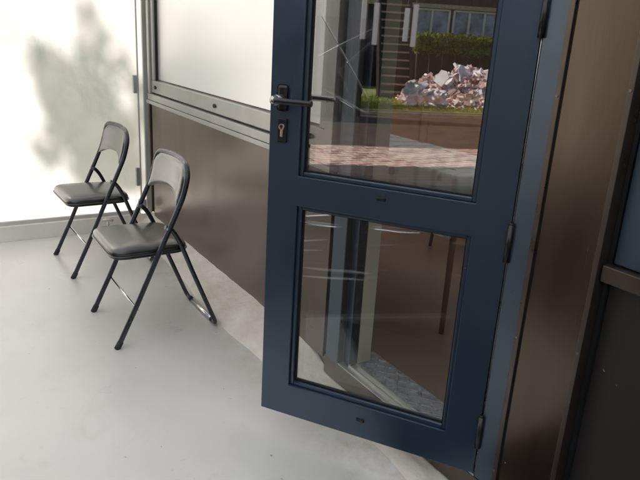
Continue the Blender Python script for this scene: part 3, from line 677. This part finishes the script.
# ------------------------------------------------------------------ shrubs behind the frosted screen
def shrub(name, x, y, z, h, r, n, label, seed, m='leaf_dk', size=.045):
    t = empty(name, (x, y, z), 0, label, 'shrub')
    leaves(n, ball(0, 0, h * .58, r, r, h * .42, 16, seed), size, M[m], 'foliage', t, seed)
    b = MB(); rnd = random.Random(seed)
    for k in range(5):
        a = rnd.random() * 6.28; b.tube(spline([(0, 0, 0), (.1 * r * math.cos(a), .1 * r * math.sin(a), h * .3), (.55 * r * math.cos(a), .55 * r * math.sin(a), h * .7)], 4), .018, 7, r2=.006)
    b.build('stem', M['bark'], t)
    return t
shrub('garden_shrub', -6.4, 1.0, -.30, 1.65, .46, 2600, 'dark leafy shrub showing blurred through the frosted screen', 21)

t = empty('young_tree', (-12.26, -1.355, -.3), 0, 'slender young tree standing beyond the frosted screen', 'tree')
b = MB(); b.tube(spline([(0, 0, 0), (.03, 0, 3.8), (0, .03, 7.4)], 5), .035, 8, r2=.012); b.build('trunk', M['bark'], t)
leaves(330, ball(0, .10, 7.55, .42, .42, .52, 20, 78), .10, M['leaf_dk'], 'crown', t, 77)

# ------------------------------------------------------------------ garden behind the viewer (seen mirrored in the door glass)
def stairs():
    t = empty('wooden_staircase', (3.0, -14.0, -.2), 0, 'dark wooden staircase with pale worn step edges', 'staircase')
    for s in (-1, 1):
        b = MB(); b.poly([(s * .44 - .03, .0, 0), (s * .44 + .03, .0, 0), (s * .44 + .03, -1.0, 3.2), (s * .44 - .03, -1.0, 3.2), (s * .44 - .03, -.3, 0), (s * .44 + .03, -.3, 0), (s * .44 + .03, -1.25, 3.2), (s * .44 - .03, -1.25, 3.2)],
                         [(0, 1, 2, 3), (4, 7, 6, 5), (0, 3, 7, 4), (1, 5, 6, 2), (0, 4, 5, 1), (3, 2, 6, 7)]); b.build('stringer', M['clad'], t)
    for k in range(15):
        z = .16 + k * .205; y = -.14 - k * .06
        b = MB(); b.box(-.41, .41, y - .10, y + .02, z, z + .045, .004); b.build('tread', M['step'], t)
        b = MB(); b.box(-.41, .41, y - .10, y - .085, z - .160, z - .002); b.build('riser', M['clad'], t)
stairs()
hs = empty('garden_house', (0, -20, -.3), 0, 'long dark timber house with a band of windows across the garden', 'house')
b = MB(); b.box(-10, 16, -6, 0, 0, 1.7); b.box(-10, 16, -6, 0, 2.72, 4.2)
for xa, xb_ in ((-10, -4), (-2.5, .5), (2.0, 5.2), (6.45, 6.62), (8.9, 9.4), (12.5, 16)): b.box(xa, xb_, -6, 0, 1.7, 2.72)
for k in range(104): b.box(-10 + k * .25, -10 + k * .25 + .22, .0, .022, .02, 1.66); b.box(-10 + k * .25, -10 + k * .25 + .22, .0, .022, 2.86, 4.15)
b.build('wall', M['clad'], hs)
for k, (xa, xb_) in enumerate(((-4, -2.5), (.5, 2.0), (5.2, 6.45), (6.62, 8.9), (9.4, 12.5))):
    b = MB(); n = max(1, round((xb_ - xa) / .6)); 
    for q in range(n + 1): xx = xa + (xb_ - xa) * q / n; b.box(xx - .035, xx + .035, -.02, .05, 1.70, 2.72)
    b.box(xa, xb_, -.022, .052, 1.66, 1.73); b.box(xa, xb_, -.022, .052, 2.68, 2.74)
    w = b.build('window', M['white'], hs)
    b = MB(); b.box(xa + .01, xb_ - .01, -.04, -.034, 1.71, 2.71); b.build('pane', M['house_glass'], w)
b = MB(); b.box(-10.3, 16.3, -6.4, .7, 4.2, 4.36, .01); b.build('roof', M['roofing'], hs)
b = MB(); b.box(-10, 16, .06, .12, 2.76, 2.90); b.build('fascia', M['timber_light'], hs)
hg = empty('clipped_hedge', (0, -18, -.25), 0, 'clipped yellow green hedge along the front of the house', 'hedge')
leaves(9000, lambda r: (r.uniform(4.6, 13), r.uniform(-.3, .3), 1.25 + .5 * r.random() ** .8 + .10 * math.sin(r.random() * 9)), .075, M['leaf'], 'foliage', hg, 5)
b = MB()
for k in range(20): b.tube([(4.8 + k * .43, 0, 0), (4.75 + k * .43, .05, 1.35)], .02, 6)
b.build('stem', M['bark'], hg)
b = MB(); b.box(3.9, 14, -18.9, -18.75, -.3, 1.15); tag(b.build('timber_wall', M['clad']), 'dark timber retaining wall under the hedge', 'wall')
fc = empty('added_fence', (-.42, -10.25, -.25), 0, 'added dark board fence that darkens the reflection left of the staircase', 'fence')  # fence added to keep the left of the door reflection dark
b = MB()
for k in range(52): b.box(-6 + k * .146, -6 + k * .146 + .138, -.02 + .006 * (k % 2), .004 + .006 * (k % 2), 0, 3.0 + .02 * math.sin(k * 2.3), .002)
b.build('boards', M['clad'], fc)
for k in range(5):
    b = MB(); b.box(-5.9 + k * 1.8, -5.8 + k * 1.8, -.12, -.022, 0, 2.9, .003); b.build('post', M['clad'], fc)
for zz in (.5, 2.3):
    b = MB(); b.box(-6, 1.59, .013, .05, zz, zz + .09, .003); b.build('rail', M['clad'], fc)
# rubble: nobody could count the shards
def rubble(n, m, name, seed, smin, smax, flat, spread=1.0):
    rnd = random.Random(seed); V = []; F = []
    for _ in range(n):
        while True:
            u, v = rnd.uniform(-1, 1), rnd.uniform(-1, 1)
            if u * u + v * v < 1: break
        hmax = (1 - (u * u + v * v) ** 1.6) * (.86 + .34 * noise.noise((u * 3.2, v * 2, 4))) + .04
        c = Vector((5.45 + u * 2.45 * spread, -13.6 + v * 1.3, -.22 + hmax * rnd.uniform(.25, 1.0)))
        q_ = rnd.random() ** 2.2; sx = smin + (smax - smin) * q_; sy = sx * rnd.uniform(.4, .9); sz = sx * flat * rnd.uniform(.6, 1.4)
        Mx = Matrix.Translation(c) @ Matrix.Rotation(rnd.random() * 6.28, 4, 'Z') @ Matrix.Rotation(rnd.gauss(0, .6), 4, 'X') @ Matrix.Rotation(rnd.gauss(0, .6), 4, 'Y')
        k = len(V)
        for a in ((-1, -1), (1, -1), (1, 1), (-1, 1)):
            j = [rnd.uniform(.6, 1.1), rnd.uniform(.6, 1.1)]
            for z in (-1, 1): V.append(tuple(Mx @ Vector((a[0] * sx * j[0], a[1] * sy * j[1], z * sz))))
        F += [(k, k + 2, k + 4, k + 6), (k + 1, k + 7, k + 5, k + 3)] + [(k + 2 * q, k + 2 * q + 1, k + (2 * q + 3) % 8, k + (2 * q + 2) % 8) for q in range(4)]
    return raw(name, V, F, m)
tag(rubble(4200, M['brick_red'], 'brick_rubble', 3, .02, .13, .5), 'heap of broken pinkish brick rubble on the lawn', 'rubble', kind='stuff')
tag(rubble(2600, M['board'], 'plaster_rubble', 9, .02, .24, .12), 'broken white board pieces scattered through the rubble heap', 'rubble', kind='stuff')
for i, (x, y, z, ry, lab) in enumerate(((3.85, -12.9, .52, .9, 'white broken board standing on the near end of the rubble heap'), (4.45, -13.2, .66, -.7, 'white broken board leaning on the middle of the rubble heap'), (5.15, -12.9, .66, .5, 'white broken board on the far end of the rubble heap'))):
    b = MB(); b.poly([(-.15, -.012, -.2), (.12, -.012, -.2), (.16, -.012, .08), (.02, -.012, .17), (-.13, -.012, .12)] + [(-.15, .012, -.2), (.12, .012, -.2), (.16, .012, .08), (.02, .012, .17), (-.13, .012, .12)], [(0, 1, 2, 3, 4), (9, 8, 7, 6, 5)] + [(k, (k + 1) % 5, (k + 1) % 5 + 5, k + 5) for k in range(5)])
    o = b.build('broken_board', M['board']); o.location = (x, y, z); o.rotation_euler = (.2, ry * .5, ry); tag(o, lab, 'board')
# crumpled plastic sheets in front of the heap
def crumple(x, y, sx, sz, seed, lab):
    vs = []; n = 16
    for j in range(n + 1):
        for i in range(n + 1):
            u, v = i / n - .5, j / n
            vs.append((x + u * sx + .12 * noise.noise((u * 3, v * 3, seed)), y + .25 * noise.noise((u * 4, v * 4, seed + 9)), -.2 + v * sz * (1 + .3 * noise.noise((u * 5, 0, seed)))))
    fs = [(j * (n + 1) + i, j * (n + 1) + i + 1, (j + 1) * (n + 1) + i + 1, (j + 1) * (n + 1) + i) for j in range(n) for i in range(n)]
    tag(raw('plastic_sheet', vs, fs, M['white']), lab, 'plastic sheet')
crumple(2.95, -12.3, .5, .6, 3, 'crumpled white plastic sheet standing beside the staircase foot')
crumple(3.45, -12.1, .55, .4, 12, 'crumpled white plastic sheet in front of the rubble heap')
b = leaves(16000, lambda r: ((lambda x, y: (x, y, -.2 + r.uniform(0, .06)))(r.uniform(-1, 8), r.uniform(-14.5, -11))), .035, M['grassleaf'], 'grass', None, 11); tag(b, 'short sunlit grass of the lawn', 'grass', kind='stuff')
def tree(x, y, h, r, n, lab, seed):
    t = empty('garden_tree', (x, y, -.3), 0, lab, 'tree', 'garden trees')
    b = MB(); rnd = random.Random(seed)
    b.tube(spline([(0, 0, 0), (.06, .03, h * .3), (-.05, .05, h * .7)], 5), .14, 10, r2=.05)
    for k in range(7):
        a = rnd.random() * 6.28; zz = h * rnd.uniform(.3, .6); b.tube(spline([(0, 0, zz), (r * .4 * math.cos(a), r * .4 * math.sin(a), zz + .5), (r * .8 * math.cos(a), r * .8 * math.sin(a), zz + h * .25)], 4), .05, 6, r2=.012)
    b.build('trunk', M['bark'], t)
    leaves(n, ball(0, 0, h * .68, r, r, h * .34, 26, seed), .09, M['leaf_dk'], 'crown', t, seed)
tree(-3.5, -13.5, 5.5, 1.8, 5000, 'broad tree on the lawn left of the staircase', 31)
tree(12.5, -15.5, 6.5, 2.2, 6000, 'tall tree at the far corner of the timber house', 32)

# ------------------------------------------------------------------ light
w = bpy.data.worlds.new('World'); sc.world = w; w.use_nodes = True
nt = w.node_tree; bg = nt.nodes['Background']; sky = nt.nodes.new('ShaderNodeTexSky'); sky.sky_type = 'NISHITA'; sky.sun_disc = False
EL = 38; sd = Vector((-math.cos(R(EL)) * .965, -math.cos(R(EL)) * .26, math.sin(R(EL)))).normalized()
sky.sun_elevation = R(EL); sky.sun_rotation = math.atan2(sd.x, sd.y)
sky.air_density = 1.0; sky.dust_density = 2.0; sky.ozone_density = 1.0
nt.links.new(sky.outputs[0], bg.inputs[0]); bg.inputs[1].default_value = .15
sl = bpy.data.lights.new('sun', 'SUN'); sl.energy = 5.0; sl.angle = R(.53); sl.color = (1, .945, .885)
so = bpy.data.objects.new('sun', sl); C.objects.link(so); so.rotation_euler = sd.to_track_quat('Z', 'Y').to_euler()

# ------------------------------------------------------------------ camera
cam = bpy.data.cameras.new('camera'); co = bpy.data.objects.new('camera', cam); C.objects.link(co); sc.camera = co
cam.sensor_width = 36; cam.lens = 634 / 640 * 36; cam.clip_start = .05; cam.clip_end = 2000
Rm = ((0.52098856, 0.29022027, -0.80270986), (0.85174181, -0.1153526, 0.51110632), (0.05573875, -0.94998209, -0.30729013))
m4 = Matrix.Identity(4)
for i in range(3): m4[i][0] = Rm[i][0]; m4[i][1] = -Rm[i][1]; m4[i][2] = -Rm[i][2]
m4[2][3] = 1.35
co.matrix_world = m4
sc.render.engine = 'CYCLES'
sc.cycles.max_bounces = 12; sc.cycles.transparent_max_bounces = 16; sc.cycles.transmission_bounces = 8; sc.cycles.diffuse_bounces = 5
sc.cycles.caustics_reflective = False; sc.cycles.caustics_refractive = False; sc.cycles.sample_clamp_indirect = 6
sc.cycles.use_denoising = True
sc.view_settings.view_transform = 'Standard'; sc.view_settings.look = 'None'; sc.view_settings.exposure = 0; sc.view_settings.gamma = 1
